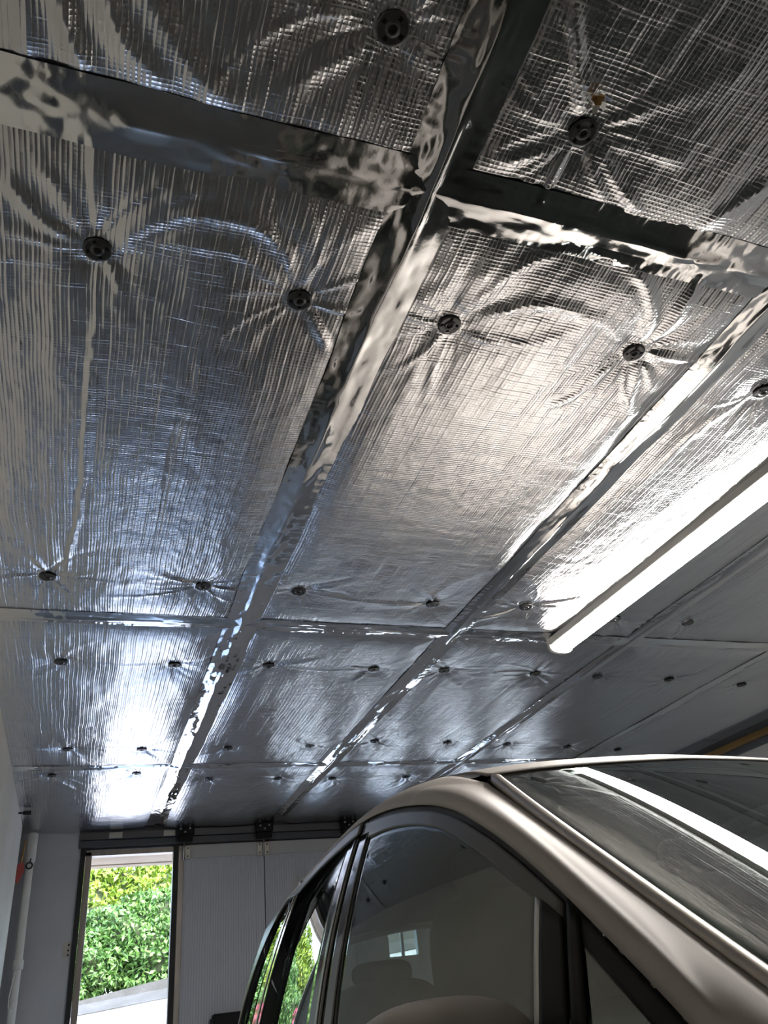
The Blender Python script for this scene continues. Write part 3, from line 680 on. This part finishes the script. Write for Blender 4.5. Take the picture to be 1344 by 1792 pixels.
# lower body
BT = [(-.62, -.46), (-.50, -.34), (-.3, -.275), (.0, -.235), (.3, -.20), (.55, -.16), (.75, -.11), (.9, -.085), (1.1, -.075), (2., -.072), (3.3, -.072), (3.62, -.072), (3.78, -.30)]
LB = []
for y in list(np.linspace(-.62, -.3, 9)) + list(np.linspace(-.2, 3.5, 44)) + list(np.linspace(3.55, 3.78, 7)):
    zt = float(np.interp(y, [a for a, b in BT], [b for a, b in BT]))
    wtop = cb(y) + .016 if y > .95 else .80 + .06 * (y + .62) / 1.6
    if y > 3.4: wtop = cb(3.4) + .016 - .9 * (y - 3.4) ** 2
    wmax = max(.90, wtop + .004) - (.35 * max(-.2 - y, 0) ** 1.5 * 2) - 1.3 * max(y - 3.45, 0) ** 2
    wtop = min(wtop, wmax + .03); half = []
    for q, wx in ((-.88, wmax - .06), (-.80, wmax - .02), (-.60, wmax), (-.35, wmax + .004), (-.20, wmax), (zt - .06, (wtop + wmax) / 2 + .006), (zt - .012, wtop + .006), (zt, wtop - .012)):
        half.append((wx, min(q, zt)))
    half.append((wtop * .6, zt + (.02 if y < .6 else 0))); half.append((0, zt + (.03 if y < .6 else 0)))
    row = [(XC - a, y, z(b)) for a, b in half] + [(XC + a, y, z(b)) for a, b in half[-2::-1]]
    LB.append(row)
m = MB(); m.grid(LB, True); n0 = len(LB[0]); m.f += [tuple(range(n0)), tuple(len(m.v) - n0 + k for k in range(n0))[::-1]]
m.build('lower_body', M['paint'], car, smooth=True, fixn=True)
q = section(3.60); rw = [(a, 3.60, z(b)) for a, b in q]; rw = rw + [(2 * XC - a, b, c) for a, b, c in rw[-2::-1]]
MB().grid([rw, [(XC + (a - XC) * 1.02, 3.74, z(-.16)) for a, b, c in rw]]).build('tailgate_glass', M['carglass'], car)
# cabin
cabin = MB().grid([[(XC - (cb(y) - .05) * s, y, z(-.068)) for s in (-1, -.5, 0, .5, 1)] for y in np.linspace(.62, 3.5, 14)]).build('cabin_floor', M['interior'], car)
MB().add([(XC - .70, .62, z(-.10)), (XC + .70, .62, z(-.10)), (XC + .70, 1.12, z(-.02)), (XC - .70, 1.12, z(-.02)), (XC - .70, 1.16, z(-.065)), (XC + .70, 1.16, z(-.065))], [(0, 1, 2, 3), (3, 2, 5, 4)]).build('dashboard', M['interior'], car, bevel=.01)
def blob(name, c, s, m, parent, e=3.2, n=18):
    P = []
    sp = lambda v, k: math.copysign(abs(v) ** k, v)
    for a in np.linspace(-math.pi / 2, math.pi / 2, n):
        P.append([(c[0] + s[0] * sp(math.cos(a), 2 / e) * sp(math.cos(b), 2 / e), c[1] + s[1] * sp(math.cos(a), 2 / e) * sp(math.sin(b), 2 / e), c[2] + s[2] * sp(math.sin(a), 2 / e)) for b in np.linspace(0, 2 * math.pi, 2 * n)])
    return MB().grid(P, True).build(name, m, parent, smooth=True)
for x in (1.13, 1.85):
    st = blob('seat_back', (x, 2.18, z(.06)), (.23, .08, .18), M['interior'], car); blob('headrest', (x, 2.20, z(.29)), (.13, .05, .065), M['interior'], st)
for x in (1.05, 1.49, 1.93):
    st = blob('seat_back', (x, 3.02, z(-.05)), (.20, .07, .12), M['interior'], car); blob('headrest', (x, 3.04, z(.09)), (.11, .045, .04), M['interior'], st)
_t = MB(); _t.tube([(1.85 + .18 * math.cos(a), 1.36 + .05 * math.sin(a), z(-.02) + .17 * math.sin(a)) for a in np.linspace(0, 2 * math.pi, 33)], .014, 8, False); _t.build('steering_wheel', M['interior'], car, smooth=True)
HL = []
for y in np.linspace(1.76, 3.5, 20):
    q = section(y)[10:]; L = [(a + .02, y, z(b - .03)) for a, b in q]; HL.append(L + [(2 * XC - a, b, c) for a, b, c in L[-2::-1]])
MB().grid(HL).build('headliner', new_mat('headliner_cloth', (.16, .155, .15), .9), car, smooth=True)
# door mirrors
for s in (0, 1):
    fx = lambda x: x if s == 0 else 2 * XC - x
    mr = blob('door_mirror', (fx(.462), 1.12, z(-.088)), (.135, .075, .087), M['paint'], car, 2.5, 26)
    blob('mirror_arm', (fx(.63), 1.12, z(-.16)), (.09, .035, .028), M['blackplastic'], mr, 3.)
    MB().box(fx(.462) - .105, fx(.462) + .105, 1.192, 1.2, z(-.15), z(-.03)).build('mirror_glass', M['chrome'], mr, bevel=.01)
for sx in (-1, 1):
    for y in (.18, 2.86):
        x = XC + sx * .80
        wlh = MB().lathe([(.20, -.10), (.31, -.10), (.325, -.07), (.325, .07), (.31, .10), (.20, .10)], 36, (x, y, .325), 'x').build('wheel', M['tyre'], car, smooth=True)
        MB().lathe([(.0001, .085 * sx), (.06, .09 * sx), (.07, .07 * sx), (.17, .06 * sx), (.20, .095 * sx), (.20, -.05 * sx)], 30, (x, y, .325), 'x').build('rim', M['alu'], wlh, smooth=True)

# ------------------------------------------------------------------ outside
M['drive'] = mottled('pale_driveway', (.36, .352, .348), (.43, .422, .418), .85, .9, 30, .004)
M['kerb'] = mottled('dark_concrete', (.030, .032, .028), (.065, .066, .066), .9, 3, 30, .004)  # very dark mottled grey, shared by the low wall and the ground strip
def leafmat(name, a, b, c):
    m = new_mat(name, a, .45); t = NT(m); at = t.n('Attribute', attribute_name='tint')
    t.l(t.ramp(at.outputs['Fac'], [(0, a), (.5, b), (1, c)]), t.b.inputs['Base Color'])
    t.b.inputs['Subsurface Weight'].default_value = 0.; return m
M['leaf_y'] = leafmat('yellow_green_leaves', (.03, .07, .006), (.12, .20, .016), (.27, .34, .045))
M['leaf_b'] = leafmat('blue_green_leaves', (.016, .055, .009), (.06, .145, .022), (.17, .28, .10))
M['leaf_h'] = leafmat('hydrangea_leaves', (.03, .10, .015), (.09, .20, .04), (.20, .32, .08))
M['core'] = new_mat('hedge_shade', (.03, .045, .015), .9)  # dark green standing for the shade deep inside the shrubs
M['pink'] = leafmat('pink_petals', (.24, .015, .045), (.42, .05, .11), (.55, .14, .24))
def gz(y, x=.13):
    b = -.02 + .301 * max(y - 7.15, 0) if y < 12.0 else -.02 + .301 * 4.85 + .05 * (y - 12.0)
    return b + .085 * (x - .13) * min(max((y - 7.2) / 4.8, 0), 1)
G_ = [[(x, y, gz(y, x)) for x in np.linspace(-8, 14, 23)] for y in (YW + .1, 7.4, 8.5, 10, 11, 12.0, 14, 20, 40)]
struct(MB().grid(G_, True).build('driveway', M['drive'], smooth=True), 'sunlit pale driveway rising behind the garage')
struct(MB().box(-1., 6., YW + .1, 7.52, z(1.222), z(1.36)).box(-1., 6., 7.44, 7.56, z(1.214), z(1.9)).build('eaves', M['cream']), 'cream eaves soffit outside above the doorway')
gt = MB(); gt.grid([[(x, y, gz(y, x) + .006) for x in np.linspace(-3, 7, 11)] for y in (11.62, 11.8, 11.98)], True); struct(gt.build('ground_strip', M['kerb'], solid=.01), 'dark grey strip on the ground at the foot of the low wall')  # thin dark grey sheet laid just above the driveway
kb = MB(); K = [(x, gz(12, x) - .1, gz(12, x) + .045 + .06 * max(x, 0)) for x in np.linspace(-3, 7, 21)]
kb.grid([[(x, 12.0, a), (x, 12.0, b), (x, 12.16, b), (x, 12.16, a)] for x, a, b in K])
struct(kb.build('kerb_wall', M['kerb'], fixn=True), 'low dark concrete wall under the hedge')
def leaves(name, C, N, size, m, parent, seed):
    """C centres (n,3), N outward normals; each leaf a folded blade of four points"""
    rg = np.random.default_rng(seed); n = len(C); s = size * rg.uniform(.6, 1.3, (n, 1))
    d = rg.normal(size=(n, 3)) + N * .7 + np.array([0, 0, .25]); d /= np.linalg.norm(d, axis=1, keepdims=True)
    a = np.cross(d, rg.normal(size=(n, 3))); a /= np.linalg.norm(a, axis=1, keepdims=True); b = np.cross(d, a)
    V = np.stack([C - d * s * .5, C + a * s * .26 - b * s * .05, C + d * s * .55, C - a * s * .26 - b * s * .05, C + b * s * .04], 1).reshape(-1, 3)
    k = np.arange(n)[:, None] * 5; F = np.concatenate([k + np.array([[0, 1, 4]]), k + np.array([[1, 2, 4]]), k + np.array([[2, 3, 4]]), k + np.array([[3, 0, 4]])])
    me = bpy.data.meshes.new(name); me.from_pydata(V.tolist(), [], F.tolist()); me.update()
    at = me.attributes.new('tint', 'FLOAT', 'POINT'); at.data.foreach_set('value', np.repeat(rg.beta(2, 2, n), 5).astype(np.float32))
    o = link(name, me, m, parent); o['kind'] = 'stuff'; return o
def shrub(name, label, c, r, n, size, m, seed, bump=.30, dens=0.):
    t = thing(name, label, 'shrub', (c[0], c[1], c[2] - r[2]))
    rg = np.random.default_rng(seed); u = rg.normal(size=(n, 3)); u[:, 1] = -np.abs(u[:, 1]) * .8 + .25 * u[:, 1]; u /= np.linalg.norm(u, axis=1, keepdims=True)
    k = 1 + bump * fbm(u[:, 0] * 3.2 + u[:, 1] * 2, u[:, 2] * 3.2 + 5, seed, 3)
    rad = k * (1 - np.abs(rg.normal(size=n)) * .10)
    C = np.array(c) + u * np.array(r) * rad[:, None]
    leaves('foliage', C, u, size, m, t, seed)
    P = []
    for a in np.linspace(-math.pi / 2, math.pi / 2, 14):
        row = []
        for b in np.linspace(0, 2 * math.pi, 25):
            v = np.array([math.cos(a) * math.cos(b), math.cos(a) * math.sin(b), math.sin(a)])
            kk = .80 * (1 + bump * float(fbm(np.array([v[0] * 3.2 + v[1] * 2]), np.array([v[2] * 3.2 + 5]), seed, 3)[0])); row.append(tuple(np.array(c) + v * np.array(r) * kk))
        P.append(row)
    MB().grid(P, True).build('shade_core', M['core'], t, smooth=True)  # solid dark core whose colour gives the shade between the leaves
    return t
shrub('hedge_shrub', 'yellow green shrub filling the top of the doorway view', (.75, 14.35, z(1.45)), (1.9, 1.0, .88), 12000, .105, M['leaf_y'], 11)
shrub('hedge_shrub', 'blue green shrub low on the doorway view', (1.25, 12.98, z(1.00)), (1.2, .75, .60), 9000, .085, M['leaf_b'], 12)
shrub('hedge_shrub', 'green shrub hanging over the low wall on the left of the doorway view', (-.05, 12.82, z(.80)), (.80, .6, .45), 6000, .08, M['leaf_b'], 13)
shrub('hedge_shrub', 'tall green shrub outside the ribbed door leaves', (5.3, 14.0, z(1.4)), (1.9, .9, 1.3), 3600, .14, M['leaf_y'], 14)
hy = thing('hydrangea_bush', 'hydrangea with pink flower heads mirrored in the rear car window', 'shrub', (-.56, 9.4, gz(9.4, -.56)))
rg_ = np.random.default_rng(5); n = 1500; u = rg_.normal(size=(n, 3)); u[:, 2] = np.abs(u[:, 2]); u /= np.linalg.norm(u, axis=1, keepdims=True)
HC_ = np.array([-.56, 9.4, gz(9.4) + .55]); HR = np.array([.50, .55, .85])
leaves('foliage', HC_ + u * HR * rg_.uniform(.7, 1., (n, 1)), u, .15, M['leaf_h'], hy, 3)
MB().tube([(-.56, 9.4, gz(9.4, -.56) - .05), (-.55, 9.4, gz(9.4) + .7)], [.05, .03], 8).build('stem', M['wood'], hy)
for k in range(26):
    v = rg_.normal(size=3); v[2] = abs(v[2]) + .2; v[1] = -abs(v[1]); v /= np.linalg.norm(v); c = HC_ + v * HR * 1.05
    m_ = 70; w = rg_.normal(size=(m_, 3)); w /= np.linalg.norm(w, axis=1, keepdims=True)
    o = leaves('flower_head', c + w * .085, w, .07, M['pink'], hy, 50 + k); del o['kind']
